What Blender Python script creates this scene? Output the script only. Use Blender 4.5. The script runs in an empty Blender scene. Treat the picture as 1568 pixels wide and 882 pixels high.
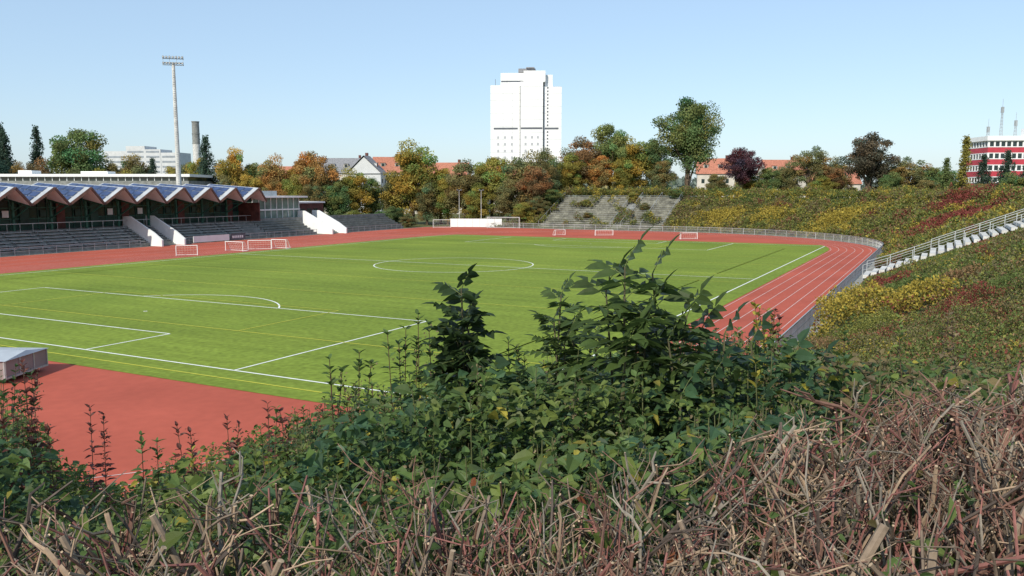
import bpy, math, numpy as np
from mathutils import Vector
rng=np.random.default_rng(7)
scene=bpy.context.scene
EYE=8.56
# ------------------------------------------------------------------ frame of the stadium
TH=math.radians(27.7)
DX,DY=math.sin(TH),math.cos(TH)
WX,WY=-math.cos(TH),math.sin(TH)
C0=(-6.7,94.0)
ROT=math.radians(90-27.7)
def toS(x,y):
    x=np.asarray(x,float)-C0[0]; y=np.asarray(y,float)-C0[1]
    return x*DX+y*DY, x*WX+y*WY
def toW(a,l):
    return C0[0]+a*DX+l*WX, C0[1]+a*DY+l*WY
def sstep(t):
    t=np.clip(t,0,1); return t*t*(3-2*t)
RO=42.3
def sd(a,l):
    a=np.asarray(a,float); l=np.asarray(l,float)
    ac=np.clip(a,-42.2,42.2)
    r=np.hypot(a-ac,l)-RO
    b=np.maximum(np.abs(a)-84.5,l-57.0)
    return np.where(l>0,b,r)
def Hs(a,l):
    s=sd(a,l)
    t=np.clip((s-1.2)/17.3,0,1)
    h=7.0*t
    h=h-3.0*sstep((s-26)/40)
    f=1-sstep((np.asarray(l)-33.5)/9.0)
    return h*f
def Hw(x,y):
    a,l=toS(x,y); return Hs(a,l)
def _h(i,j,s):
    v=np.sin(i*127.1+j*311.7+s*74.7)*43758.5453
    return v-np.floor(v)
def vn(x,y,s=0):
    xi=np.floor(x); yi=np.floor(y); fx=x-xi; fy=y-yi
    fx=fx*fx*(3-2*fx); fy=fy*fy*(3-2*fy)
    return (_h(xi,yi,s)*(1-fx)+_h(xi+1,yi,s)*fx)*(1-fy)+(_h(xi,yi+1,s)*(1-fx)+_h(xi+1,yi+1,s)*fx)*fy
def fbm(x,y,s=0):
    return (vn(x,y,s)+.5*vn(x*2.1,y*2.1,s+3)+.25*vn(x*4.3,y*4.3,s+7))/1.75
# ------------------------------------------------------------------ mesh builder
class MB:
    def __init__(s): s.V=[];s.F=[];s.M=[];s.C=[];s.n=0
    def add(s,v,f,mat=0,col=(1,1,1)):
        v=np.asarray(v,float).reshape(-1,3)
        if isinstance(f,list):
            groups={}
            for q in f: groups.setdefault(len(q),[]).append(q)
            fs=[np.array(g,int) for g in groups.values()]
        else: fs=[f]
        for g in fs:
            s.F.append(g+s.n); s.M.append(np.full(len(g),mat,int))
        c=np.asarray(col,float)
        if c.ndim==1: c=np.tile(c,(len(v),1))
        s.V.append(v); s.C.append(c); s.n+=len(v)
    def box(s,c,d,rot=0,mat=0,col=(1,1,1)):
        x,y,z=d[0]/2,d[1]/2,d[2]/2
        p=np.array([[-x,-y,-z],[x,-y,-z],[x,y,-z],[-x,y,-z],[-x,-y,z],[x,-y,z],[x,y,z],[-x,y,z]])
        cs,sn=math.cos(rot),math.sin(rot)
        q=p.copy(); q[:,0]=p[:,0]*cs-p[:,1]*sn; q[:,1]=p[:,0]*sn+p[:,1]*cs
        s.add(q+np.array(c),np.array([[0,3,2,1],[4,5,6,7],[0,1,5,4],[1,2,6,5],[2,3,7,6],[3,0,4,7]]),mat,col)
    def bx(s,x0,x1,y0,y1,z0,z1,mat=0,col=(1,1,1)):
        s.box(((x0+x1)/2,(y0+y1)/2,(z0+z1)/2),(x1-x0,y1-y0,z1-z0),0,mat,col)
    def tube(s,pts,rad,k=6,mat=0,col=(1,1,1),cap=True,capmat=None):
        pts=np.asarray(pts,float); n=len(pts)
        rad=np.full(n,rad) if np.isscalar(rad) else np.asarray(rad,float)
        t=np.gradient(pts,axis=0); t/=np.linalg.norm(t,axis=1)[:,None]+1e-9
        ref=np.array([0.,0,1]) if abs(t[0,2])<.8 else np.array([1.,0,0])
        u=np.cross(t,ref); u/=np.linalg.norm(u,axis=1)[:,None]+1e-9
        w=np.cross(t,u)
        an=np.arange(k)*2*math.pi/k
        V=pts[:,None,:]+rad[:,None,None]*(np.cos(an)[None,:,None]*u[:,None,:]+np.sin(an)[None,:,None]*w[:,None,:])
        V=V.reshape(-1,3)
        i=np.arange(n-1)[:,None]*k; j=np.arange(k)[None,:]; j2=(j+1)%k
        Fq=np.stack([i+j,i+j2,i+k+j2,i+k+j],-1).reshape(-1,4)
        s.add(V,Fq,mat,col)
        if cap:
            b=s.n-len(V)
            s.F.append(np.array([[b+(n-1)*k+q for q in range(k)]])); s.M.append(np.array([mat if capmat is None else capmat]))
    def beam(s,p0,p1,w,h=None,mat=0,col=(1,1,1)):
        h=w if h is None else h
        p0=np.array(p0,float);p1=np.array(p1,float);t=p1-p0;t/=np.linalg.norm(t)
        ref=np.array([0.,0,1]) if abs(t[2])<.95 else np.array([1.,0,0])
        u=np.cross(t,ref);u/=np.linalg.norm(u);v=np.cross(u,t)
        P=[]
        for p in(p0,p1):
            for a,b in((-1,-1),(1,-1),(1,1),(-1,1)): P.append(p+u*a*w/2+v*b*h/2)
        s.add(P,np.array([[0,1,2,3],[7,6,5,4],[0,4,5,1],[1,5,6,2],[2,6,7,3],[3,7,4,0]]),mat,col)
    def leaves(s,P,D,N,L,W,col,mat=0,full=False,fold=.22,droop=.18):
        P=np.asarray(P,float);n=len(P)
        if n==0:return
        D=D/(np.linalg.norm(D,axis=1)[:,None]+1e-9)
        N=N-(N*D).sum(1)[:,None]*D; N=N/(np.linalg.norm(N,axis=1)[:,None]+1e-9)
        S=np.cross(D,N)
        L=np.broadcast_to(np.asarray(L,float),(n,))[:,None]; W=np.broadcast_to(np.asarray(W,float),(n,))[:,None]
        if not full:
            v=np.stack([P,P+D*L*.45+S*W*.5+N*W*fold,P+D*L,P+D*L*.45-S*W*.5+N*W*fold],1)
            f=np.array([[0,1,2],[0,2,3]]); k=4
            ff=(np.arange(n)[:,None,None]*k+f[None]).reshape(-1,3)
            s.add(v.reshape(-1,3),ff,mat,np.repeat(col,k,0))
        else:
            Z=np.array([0,0,-1.])
            m0=P;m1=P+D*L*.33+Z*L*droop*.08;m2=P+D*L*.68+Z*L*droop*.45;m3=P+D*L+Z*L*droop*1.0
            l1=m1+S*W*.5+N*W*fold;r1=m1-S*W*.5+N*W*fold
            l2=m2+S*W*.36+N*W*fold*.7;r2=m2-S*W*.36+N*W*fold*.7
            v=np.stack([m0,m1,m2,m3,l1,l2,r1,r2],1);k=8
            t=np.array([[0,1,4],[0,6,1],[2,3,5],[2,7,3]]);q=np.array([[1,2,5,4],[1,6,7,2]])
            b=np.arange(n)[:,None,None]*k
            base=s.n
            s.add(v.reshape(-1,3),(b+t[None]).reshape(-1,3),mat,np.repeat(col,k,0))
            s.F.append((b+q[None]).reshape(-1,4)+base); s.M.append(np.full(2*n,mat,int))
    def finish(s,name,mats,loc=(0,0,0),rot=0,stad=False,link=True,smooth=False):
        V=np.concatenate(s.V);C=np.concatenate(s.C)
        me=bpy.data.meshes.new(name)
        loops=np.concatenate([f.reshape(-1) for f in s.F]).astype(np.int32)
        tot=np.concatenate([np.full(len(f),f.shape[1]) for f in s.F])
        st=np.concatenate([[0],np.cumsum(tot)[:-1]]).astype(np.int32)
        me.vertices.add(len(V)); me.vertices.foreach_set("co",V.astype(np.float32).reshape(-1))
        me.loops.add(len(loops)); me.loops.foreach_set("vertex_index",loops)
        me.polygons.add(len(tot)); me.polygons.foreach_set("loop_start",st)
        for m in mats: me.materials.append(m)
        me.polygons.foreach_set("material_index",np.concatenate(s.M).astype(np.int32))
        me.update(calc_edges=True)
        at=me.color_attributes.new("Col",'FLOAT_COLOR','POINT')
        at.data.foreach_set("color",np.concatenate([C,np.ones((len(C),1))],1).astype(np.float32).reshape(-1))
        me.polygons.foreach_set("use_smooth",np.full(len(tot),smooth))
        me.validate()
        if not link: return me
        ob=bpy.data.objects.new(name,me); scene.collection.objects.link(ob)
        if stad: ob.location=(C0[0],C0[1],0); ob.rotation_euler=(0,0,ROT)
        else: ob.location=loc; ob.rotation_euler=(0,0,rot)
        return ob
# ------------------------------------------------------------------ materials
def mat(name,color,rough=.75,var=.15,scale=3.0,spec=.3,attr=False,objcol=False,transl=0.0,metal=0.0,bump=0.0,color2=None,fine=None):
    m=bpy.data.materials.new(name);m.use_nodes=True
    nt=m.node_tree;N=nt.nodes;L=nt.links
    b=N["Principled BSDF"];b.inputs["Roughness"].default_value=rough
    b.inputs["Specular IOR Level"].default_value=spec;b.inputs["Metallic"].default_value=metal
    tc=N.new("ShaderNodeTexCoord")
    no=N.new("ShaderNodeTexNoise");no.inputs["Scale"].default_value=scale;no.inputs["Detail"].default_value=5
    L.new(tc.outputs["Object"],no.inputs["Vector"])
    c2=color2 if color2 else tuple(c*(1-2.2*var) for c in color)
    c1=tuple(min(1,c*(1+var)) for c in color)
    mr=N.new("ShaderNodeMapRange");mr.inputs[1].default_value=.3;mr.inputs[2].default_value=.7
    L.new(no.outputs["Fac"],mr.inputs[0])
    mx=N.new("ShaderNodeMix");mx.data_type='RGBA';mx.inputs[6].default_value=(*c2,1);mx.inputs[7].default_value=(*c1,1)
    L.new(mr.outputs[0],mx.inputs[0]);out=mx.outputs[2]
    if fine:
        n2=N.new("ShaderNodeTexNoise");n2.inputs["Scale"].default_value=fine[0];n2.inputs["Detail"].default_value=4
        L.new(tc.outputs["Object"],n2.inputs["Vector"])
        m2=N.new("ShaderNodeMapRange");m2.inputs[1].default_value=.3;m2.inputs[2].default_value=.7;m2.inputs[3].default_value=1-fine[1];m2.inputs[4].default_value=1+fine[1]
        L.new(n2.outputs["Fac"],m2.inputs[0])
        mm=N.new("ShaderNodeVectorMath");mm.operation='SCALE';L.new(out,mm.inputs[0]);L.new(m2.outputs[0],mm.inputs[3]);out=mm.outputs[0]
    def mul(o,src):
        k=N.new("ShaderNodeVectorMath");k.operation='MULTIPLY';L.new(o,k.inputs[0]);L.new(src,k.inputs[1]);return k.outputs[0]
    if attr:
        a=N.new("ShaderNodeAttribute");a.attribute_name="Col";out=mul(out,a.outputs["Color"])
    if objcol:
        oi=N.new("ShaderNodeObjectInfo");out=mul(out,oi.outputs["Color"])
    L.new(out,b.inputs["Base Color"])
    if bump:
        bp=N.new("ShaderNodeBump");bp.inputs["Strength"].default_value=bump
        L.new(no.outputs["Fac"],bp.inputs["Height"]);L.new(bp.outputs[0],b.inputs["Normal"])
    if transl:
        t=N.new("ShaderNodeBsdfTranslucent");L.new(out,t.inputs["Color"])
        s=N.new("ShaderNodeMixShader");s.inputs[0].default_value=transl
        L.new(b.outputs[0],s.inputs[1]);L.new(t.outputs[0],s.inputs[2])
        L.new(s.outputs[0],N["Material Output"].inputs["Surface"])
    return m
M_leafT=mat("tree_foliage",(1,1,1),.7,.1,.6,.15,attr=True,objcol=True,transl=.35)
M_leaf=mat("shrub_foliage",(1,1,1),.6,.1,1.2,.2,attr=True,transl=.3)
M_leafN=mat("near_leaf",(1,1,1),.5,.12,25,.3,attr=True,transl=.38)
M_stem=mat("stem",(1,1,1),.7,.2,60,.2,attr=True)
M_bark=mat("bark",(.14,.105,.075),.9,.3,4,.1,bump=.3)
M_white=mat("white_paint",(.80,.80,.78),.5,.03,1)
M_line=mat("line_paint",(.80,.81,.76),.7,.06,2)
M_lane=mat("lane_paint",(.62,.46,.42),.8,.1,.8)
M_yel=mat("yellow_line_paint",(.60,.56,.06),.7,.06,2)
M_conc=mat("concrete",(.24,.245,.23),.85,.16,1.3,fine=(9,.12))
M_concw=mat("pale_concrete",(.58,.57,.54),.85,.12,1.5,fine=(9,.1))
M_old=mat("weathered_concrete",(.20,.195,.155),.9,.3,.6,fine=(3,.35))
M_steel=mat("galvanised_steel",(.46,.48,.48),.45,.08,4,.5,metal=.4)
M_green=mat("green_steel",(.03,.11,.075),.5,.1,2)
M_brown=mat("brown_timber",(.14,.075,.058),.6,.2,2)
M_redb=mat("red_brown_panel",(.13,.05,.04),.7,.2,1)
M_gpanel=mat("dark_green_panel",(.035,.075,.055),.6,.25,.6)
M_glass=mat("dark_glass",(.02,.035,.035),.1,.2,.6,.6)
M_gglass=mat("green_glass",(.17,.25,.22),.15,.2,.6,.6)
M_solar=mat("solar_panel",(.04,.065,.15),.3,.15,1,.5)
M_roofm=mat("roof_metal",(.40,.42,.44),.5,.08,1,.4)
M_redroof=mat("red_roof_tile",(.42,.17,.11),.8,.15,2)
M_greyroof=mat("grey_roof",(.24,.24,.25),.8,.15,2)
M_render=mat("house_render",(.55,.51,.44),.85,.08,.5)
M_hr=mat("highrise_panel",(.80,.80,.79),.6,.03,.1)
M_hjoint=mat("panel_joint",(.42,.43,.45),.6,.05,.3)
M_dark=mat("dark_recess",(.12,.13,.15),.6,.1,.5)
M_redp=mat("red_panel",(.46,.05,.07),.5,.08,.5)
M_kerb=mat("grey_path",(.28,.28,.26),.9,.15,1)
M_track=mat("tartan_track",(.42,.095,.060),.85,.08,.12,.15,fine=(2.0,.06))
def grass():
    m=mat("pitch_grass",(.190,.245,.036),.9,.05,.07,.1,color2=(.140,.195,.028),fine=(3.0,.22))
    nt=m.node_tree;N=nt.nodes;L=nt.links;b=N["Principled BSDF"]
    src=b.inputs["Base Color"].links[0].from_socket
    tc=N.new("ShaderNodeTexCoord")
    mp=N.new("ShaderNodeMapping");mp.inputs["Scale"].default_value=(.9,.06,1);L.new(tc.outputs["Object"],mp.inputs[0])
    ns=N.new("ShaderNodeTexNoise");ns.inputs["Scale"].default_value=1.0;ns.inputs["Detail"].default_value=3;L.new(mp.outputs[0],ns.inputs["Vector"])
    mr=N.new("ShaderNodeMapRange");mr.inputs[1].default_value=.3;mr.inputs[2].default_value=.7;mr.inputs[3].default_value=.87;mr.inputs[4].default_value=1.09
    L.new(ns.outputs["Fac"],mr.inputs[0])
    k=N.new("ShaderNodeVectorMath");k.operation='SCALE';L.new(src,k.inputs[0]);L.new(mr.outputs[0],k.inputs[3])
    sx=N.new("ShaderNodeSeparateXYZ");L.new(tc.outputs["Object"],sx.inputs[0])
    ma=N.new("ShaderNodeMath");ma.operation='MULTIPLY';ma.inputs[1].default_value=math.pi/5.25;L.new(sx.outputs[0],ma.inputs[0])
    si=N.new("ShaderNodeMath");si.operation='SINE';L.new(ma.outputs[0],si.inputs[0])
    m3=N.new("ShaderNodeMapRange");m3.inputs[1].default_value=-.3;m3.inputs[2].default_value=.3;m3.inputs[3].default_value=.97;m3.inputs[4].default_value=1.03
    L.new(si.outputs[0],m3.inputs[0])
    k2=N.new("ShaderNodeVectorMath");k2.operation='SCALE';L.new(k.outputs[0],k2.inputs[0]);L.new(m3.outputs[0],k2.inputs[3])
    L.new(k2.outputs[0],b.inputs["Base Color"])
    return m
M_grass=grass()
M_ground=mat("bank_soil_and_grass",(.10,.115,.04),.95,.2,.25,.1,color2=(.08,.07,.038),fine=(3,.35))
# ------------------------------------------------------------------ ground
ax=np.concatenate([[-6000,-2500,-1200,-600,-400,-300,-240,-200,-170],np.arange(-150,150,1.5),[150,160,175,200,240,300,400,600,1200,2500,6000]])
A,Lg=np.meshgrid(ax,ax,indexing='ij')
Z=Hs(A,Lg)-.03
Z=np.where((sd(A,Lg)>2),Z+.12*(fbm(A*.5,Lg*.5,5)-.5),Z)
V=np.stack([A,Lg,Z],-1).reshape(-1,3);n=len(ax)
i,j=np.meshgrid(np.arange(n-1),np.arange(n-1),indexing='ij');i=i.ravel();j=j.ravel()
g=MB();g.add(V,np.stack([i*n+j,(i+1)*n+j,(i+1)*n+j+1,i*n+j+1],-1));g.finish("ground",[M_ground],stad=True,smooth=True)
def outline(R,end=None,lw=None,m=48):
    P=[]
    for t in np.linspace(-90,0,m//2): P.append((42.2+R*math.cos(math.radians(t)),R*math.sin(math.radians(t))))
    if lw is None:
        for t in np.linspace(0,180,m)[1:-1]:
            c=42.2 if t<90 else -42.2
            P.append((c+R*math.cos(math.radians(t)),R*math.sin(math.radians(t))))
    else:
        e=42.2+R
        P+= [(e,lw-6),(e-2,lw-2),(e-6,lw),(-e+6,lw),(-e,lw-6)]
    for t in np.linspace(180,270,m//2): P.append((-42.2+R*math.cos(math.radians(t)),R*math.sin(math.radians(t))))
    return P
def sheet(name,P,z,m):
    g=MB();g.add([(p[0],p[1],z) for p in P],[list(range(len(P)))]);return g.finish(name,[m],stad=True)
sheet("path",outline(RO+1.1,lw=57.6),.0,M_kerb)
sheet("running_track",outline(RO,lw=56.8),.015,M_track)
RI=35.6
gp=[]
for sgn in (1,-1):
    ang=math.degrees(math.acos((55.2-42.2)/RI))
    for t in np.linspace(-90,-ang,14): gp.append((sgn*(42.2+RI*math.cos(math.radians(t))),sgn*RI*math.sin(math.radians(t))))
    for t in np.linspace(ang,90,14): gp.append((sgn*(42.2+RI*math.cos(math.radians(t))),sgn*RI*math.sin(math.radians(t))))
sheet("grass_pitch",gp,.03,M_grass)
def ribbon(g,pts,w,z,mat=0,closed=False):
    pts=np.array(pts,float)
    t=np.gradient(pts,axis=0);
    if closed: t=np.roll(pts,-1,0)-np.roll(pts,1,0)
    t/=np.linalg.norm(t,axis=1)[:,None];nn=np.stack([-t[:,1],t[:,0]],1)
    k=len(pts);v=np.concatenate([pts+nn*w/2,pts-nn*w/2]);v=np.concatenate([v,np.full((2*k,1),z)],1)
    f=[[i,i+k,(i+1)%k+k,(i+1)%k] for i in range(k if closed else k-1)]
    g.add(v,f,mat)
g=MB();zz=.038
def ln(a0,l0,a1,l1,w=.12,z=zz,m=0): ribbon(g,[(a0,l0),(a1,l1)],w,z,m)
ln(-52.5,-34,52.5,-34);ln(-52.5,34,52.5,34)
for s in(1,-1):
    ln(s*52.5,-33.93,s*52.5,33.93)
    for (dp,hw) in((16.5,20.16),(5.5,9.16)):
        ln(s*52.43,hw,s*(52.5-dp),hw);ln(s*52.43,-hw,s*(52.5-dp),-hw);ln(s*(52.5-dp),-hw+.07,s*(52.5-dp),hw-.07)
    c=s*41.5;an=math.acos(5.5/9.15)
    ribbon(g,[(c-s*9.15*math.cos(t),9.15*math.sin(t)) for t in np.linspace(-an,an,24)],.12,zz)
    ribbon(g,[(c+.1*math.cos(t),.1*math.sin(t)) for t in np.linspace(0,6.28,9)[:-1]],.1,zz,0,True)
ln(0,-33.93,0,33.93,z=zz+.004)
ribbon(g,[(9.15*math.cos(t),9.15*math.sin(t)) for t in np.linspace(0,2*math.pi,72,endpoint=False)],.12,zz,0,True)
g.finish("pitch_marking",[M_line],stad=True)
g=MB()
for a in(-53.9,-44.4,-27,-16,-3.5,3.5,16,27,44.4): ln(a,-33,a,33,.08,.046)
for s in(1,-1):
    for l in(-29.5,29.5):
        for k in(-1,1): ln(k*3.5,l,k*44.3,l,.08,.05)
    for l in(-12,12): ln(s*44.3,l,s*35,l,.08,.05); 
    ln(s*35,-12,s*35,12,.08,.054)
g.finish("youth_pitch_marking",[M_yel],stad=True)
g=MB()
for k in range(7):
    R=RI+.25+k*1.07
    P=outline(R,m=90)
    ribbon(g,P,.055,.026,0,True)
for l in (45,46.2,50,51.2,54): ln(-60,l,60,l,.06,.026)
for (a0,l0,a1,l1) in((-66,-14,-62,-14),(60,-10,60,14)): ln(a0,l0,a1,l1,.06,.031)
g.finish("track_lane_marking",[M_lane],stad=True)
# ------------------------------------------------------------------ fence round track
def fence(name,P,h,bars=.14,closed=False,z0=0.,post=2.5):
    g=MB();P=np.array(P,float);seg=np.hypot(*np.diff(P,axis=0).T);cs=np.concatenate([[0],np.cumsum(seg)])
    def at(s): return np.array([np.interp(s,cs,P[:,0]),np.interp(s,cs,P[:,1])])
    T=cs[-1];s=np.arange(0,T,post)
    for a in s:
        p=at(a);g.box((p[0],p[1],z0+h/2),(.06,.06,h))
    for a,b in zip(s[:-1],s[1:]):
        p,q=at(a),at(b)
        g.beam((p[0],p[1],z0+h),(q[0],q[1],z0+h),.06)
        g.beam((p[0],p[1],z0+.12),(q[0],q[1],z0+.12),.035)
        g.beam((p[0],p[1],z0+h*.55),(q[0],q[1],z0+h*.55),.03)
    if bars:
        for a in np.arange(0,T,bars):
            p=at(a);g.box((p[0],p[1],z0+h/2),(.018,.018,h-.1))
    return g.finish(name,[M_steel],stad=True)
near=[p for p in outline(RO+.35,lw=57,m=80)]
path1=[p for p in near if p[1]<=0.01 and p[0]<0]+[p for p in near if p[1]<=0.01 and p[0]>0]+[(84.9,20),(84.9,44)]
fence("track_fence",path1,1.1)
# ------------------------------------------------------------------ grandstand
def stand():
    g=MB();m=[M_conc,M_green,M_brown,M_redb,M_glass,M_solar,M_roofm,M_white,M_dark,M_steel,M_gpanel]
    a0,a1=-75,30.6
    for i in range(6):
        l0=57.9+.8*i
        g.bx(a0,a1,l0,l0+.8,0,.55+.4*i,0)
        for a in np.arange(a0+.5,a1-4,4.6): g.bx(a,a+4.1,l0+.35,l0+.72,.55+.4*i+.18,.55+.4*i+.24,9); g.bx(a+.3,a+.4,l0+.4,l0+.7,.55+.4*i,.55+.4*i+.18,8); g.bx(a+3.6,a+3.7,l0+.4,l0+.7,.55+.4*i,.55+.4*i+.18,8)
    g.bx(a0,a1,62.7,69.7,0,2.95,0)
    g.bx(a0,a1,65.6,65.9,2.95,4.5,10)
    g.bx(a0,a1,65.65,65.85,4.5,8.2,4)
    for k,a in enumerate(np.arange(a0,a1,5.4)): g.bx(a,a+1.3,65.3,65.4,2.95,6.9,3 if k%2 else 10)
    for a in np.arange(a0,a1,1.35): g.bx(a,a+.09,65.5,65.6,2.95,8.2,1)
    g.bx(a0,a1,65.45,65.6,4.45,4.6,1);g.bx(a0,a1,65.45,65.6,6.0,6.12,1)
    for a in np.arange(a0+3,a1-3,5.4): g.bx(a,a+.9,65.42,65.49,4.75,5.7,7 if (int(a)%3==0) else 10)
    g.bx(a0,a1,69.4,69.7,2.95,8.5,6)
    fr,bk=57.6,69.9
    ap=27.9
    while ap>a0+3:
        vl,vr=ap-2.7,ap+2.7
        RF=np.array([ap,fr,8.95]);RB=np.array([ap,bk,9.7])
        for side,av in((0,vl),(1,vr)):
            VF=np.array([av,fr+1.0,6.65]);VB=np.array([av,bk,8.6])
            for off,mt in((0,6),(-.22,7)):
                g.add([VF+[0,0,off],RF+[0,0,off],RB+[0,0,off],VB+[0,0,off]],[[0,1,2,3]],mt)
            if side==0:
                nn=np.cross(RF-VF,VB-VF);nn/=np.linalg.norm(nn);nn*=np.sign(nn[2])
                for si in range(3):
                    for ti in range(6):
                        s0,s1=.08+si*.3,.08+si*.3+.27;t0,t1=.10+ti*.145,.10+ti*.145+.133
                        f=lambda s,t:(VF*(1-s)+RF*s)*(1-t)+(VB*(1-s)+RB*s)*t+nn*.05
                        g.add([f(s0,t0),f(s1,t0),f(s1,t1),f(s0,t1)],[[0,1,2,3]],5)
            g.beam(VF+[0,-.06,-.1],RF+[0,-.06,-.1],.14,.34,2)
        g.bx(vl-.14,vl+.14,62.8,63.08,2.95,7.1,1)
        g.beam((vl,62.9,4.6),(vl,58.9,6.5),.16,.16,1)
        g.beam((vl,62.9,5.6),(ap-.1,60.2,8.4),.1,.1,1)
        g.beam((vl,62.9,5.6),(ap-5.3,60.2,8.4),.1,.1,1)
        g.beam((vl,58.9,6.45),(vl,69.3,8.2),.16,.3,1)
        ap-=5.4
    g.bx(a1,a1+.25,60.5,69.7,2.95,6.3,3)
    g.bx(a0,a1,62.55,62.6,3.9,3.98,9)
    for a in np.arange(a0,a1,1.8): g.bx(a,a+.05,62.55,62.6,2.7,3.9,9)
    return g.finish("grandstand",m,stad=True)
stand()
g=MB()
for i in range(6):
    l0=57.9+.8*i
    for (p,q) in((30.8,43.0),(49.6,72)):
        g.bx(p,q,l0,l0+.8,0,.5+.4*i,0)
        g.bx(p+.3,q-.3,l0+.3,l0+.65,.5+.4*i+.15,.5+.4*i+.21,1)
g.bx(30.8,72,62.75,63.0,0,3.3,0)
g.finish("concrete_terrace",[M_conc,M_old],stad=True)
def wedge(name,a):
    g=MB()
    for q in(a,a+4.2):
        for (t0,t1) in((q,q+.3),):
            pr=[(55.2,0.03),(55.2,1.0),(57.0,2.1),(62.2,4.5),(63.9,4.5),(63.9,2.6),(59.4,.05)]
            v=[(t0,y,z) for y,z in pr]+[(t1,y,z) for y,z in pr];k=len(pr)
            g.add(v,[list(range(k))[::-1],list(range(k,2*k))]+[[i,(i+1)%k,(i+1)%k+k,i+k] for i in range(k)],0)
    for i in range(16): g.bx(a+.31,a+4.19,57.2+.4*i,57.6+.4*i,0,.2+.18*i,1)
    return g.finish(name,[M_white,M_conc],stad=True)
wedge("access_stair",5.0);wedge("access_stair",44.4)
fence("stand_railing",[(-75,57.3),(4.5,57.3)],1.05,bars=0,post=1.9)
fence("stand_railing",[(10,57.3),(43.5,57.3)],1.05,bars=0,post=1.9)
fence("stand_railing",[(49.5,57.3),(72,57.3)],1.05,bars=0,post=1.9)
g=MB();g.bx(12.5,20,56.95,57.05,.15,1.15,0);g.bx(20.3,23.6,56.95,57.05,.15,1.15,1)
for a in(12.6,16,19.9,20.4,23.5): g.bx(a,a+.06,57.06,57.12,0.02,1.1,2)
for a in np.arange(20.7,23.2,.42): g.bx(a,a+.26,56.93,56.949,.45,.85,0)
g.finish("advertising_board",[M_white,M_dark,M_steel],stad=True)
# clubhouse
g=MB()
g.bx(32.5,45,64,72,0,2.6,0);g.bx(32.6,44.9,64.1,72,2.6,7.1,1)
for a in np.arange(32.5,45,1.55): g.bx(a,a+.12,63.97,64.1,2.6,7.1,2)
for l in np.arange(64,72,1.6): g.bx(32.45,32.6,l,l+.12,2.6,7.1,2)
g.bx(32.4,45.1,63.9,64.1,4.7,4.95,2);g.bx(32.42,32.6,64.1,72,4.7,4.95,2)
g.bx(31.6,46,62.6,73,7.1,7.4,2);g.bx(37,41,66,70,7.4,8.4,3)
g.finish("clubhouse",[M_conc,M_gglass,M_white,M_roofm],stad=True)
g=MB();g.bx(46.6,54.5,66,73,0,5.9,0);g.bx(46.3,54.8,65.7,73.3,5.9,6.2,2)
for a in(47.5,49.5,51.5): g.bx(a,a+1.2,65.95,66,3.2,4.8,1)
g.bx(46.55,46.6,67.5,71,3.2,4.8,1)
g.finish("changing_room_building",[M_redb,M_glass,M_white],stad=True)
# ------------------------------------------------------------------ floodlight mast
def mast(name,x,y,h,heavy=True):
    g=MB()
    if heavy:
        g.tube([(0,0,0),(0,0,h*.5),(0,0,h)],[.55,.40,.27],12,0)
        for z in np.arange(3,h-1,.4): g.box((.0,-.58+z/h*.28,z),(.35,.03,.03),0,1)
        for zz_ in(h-.2,h+.9): g.box((0,0,zz_),(3.6,.2,.12),0,1)
        g.box((0,.3,h+.2),(3.2,1.1,.06),0,1)
        for xx in np.arange(-1.6,1.7,.53):
            for zz_ in(h+.1,h+1.15):
                g.box((xx,-.25,zz_),(.30,.3,.32),0,2)
                g.box((xx,-.415,zz_),(.22,.02,.22),0,0)
        for xx in(-1.7,-.6,.6,1.7): g.beam((xx,0,h-.2),(xx,0,h+1.5),.06,.06,1)
        g.beam((-1.7,.5,h+1.2),(1.7,.5,h+1.2),.04,.04,1)
    else:
        g.tube([(0,0,0),(0,0,h)],[.08,.045],8,0)
        g.box((0,0,h),(1.0,.08,.08),0,1)
        for xx in(-.42,.42): g.box((xx,-.1,h+.1),(.34,.3,.26),0,2)
    return g.finish(name,[M_concw,M_steel,M_dark],loc=(x,y,0),rot=.25)
mast("floodlight_mast",-60.7,150,31.0)
for a,l in((86.5,46),(86.5,52)): 
    x,y=toW(a,l);mast("lamp_post",x,y,8.5,False)
# ------------------------------------------------------------------ goals
def goal(name,x,y,w,h,rot,z=0.03,net=.35):
    g=MB();r=.045;d=h*.55
    g.tube([(-w/2,0,0),(-w/2,0,h)],r,8);g.tube([(w/2,0,0),(w/2,0,h)],r,8);g.tube([(-w/2,0,h),(w/2,0,h)],r,8)
    for s in(-1,1):
        g.tube([(s*w/2,0,h),(s*w/2,d*.5,h)],.03,6);g.tube([(s*w/2,d*.5,h),(s*w/2,d*1.4,.03)],.03,6);g.tube([(s*w/2,0,.03),(s*w/2,d*1.4,.03)],.03,6)
    g.tube([(-w/2,d*1.4,.03),(w/2,d*1.4,.03)],.03,6)
    for t in np.arange(-w/2,w/2,net): g.beam((t,d*.5,h),(t,d*1.4,.03),.012,.012,1)
    for k in np.linspace(0,1,int(h/net)+2): g.beam((-w/2,d*.5+k*d*.9,h-(h-.03)*k),(w/2,d*.5+k*d*.9,h-(h-.03)*k),.012,.012,1)
    return g.finish(name,[M_white,M_line],loc=(x,y,z),rot=rot)
for x,y,w,h,r in((-42.7,107,2.6,1.3,.35),(-39.2,115,3.4,1.3,-.5),(-36.5,118,3.2,1.3,.3),(-34.3,120,2.6,1.3,-.4),(-2,184.5,7.32,2.44,-.15),(9.2,156,2.4,1.0,.6),(17.5,155,3.4,1.0,.1),(31.0,143,3.0,1.1,.12),(-16,187,4,1.8,.1)):
    goal("football_goal",x,y,w,h,r)
g=MB();
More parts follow.
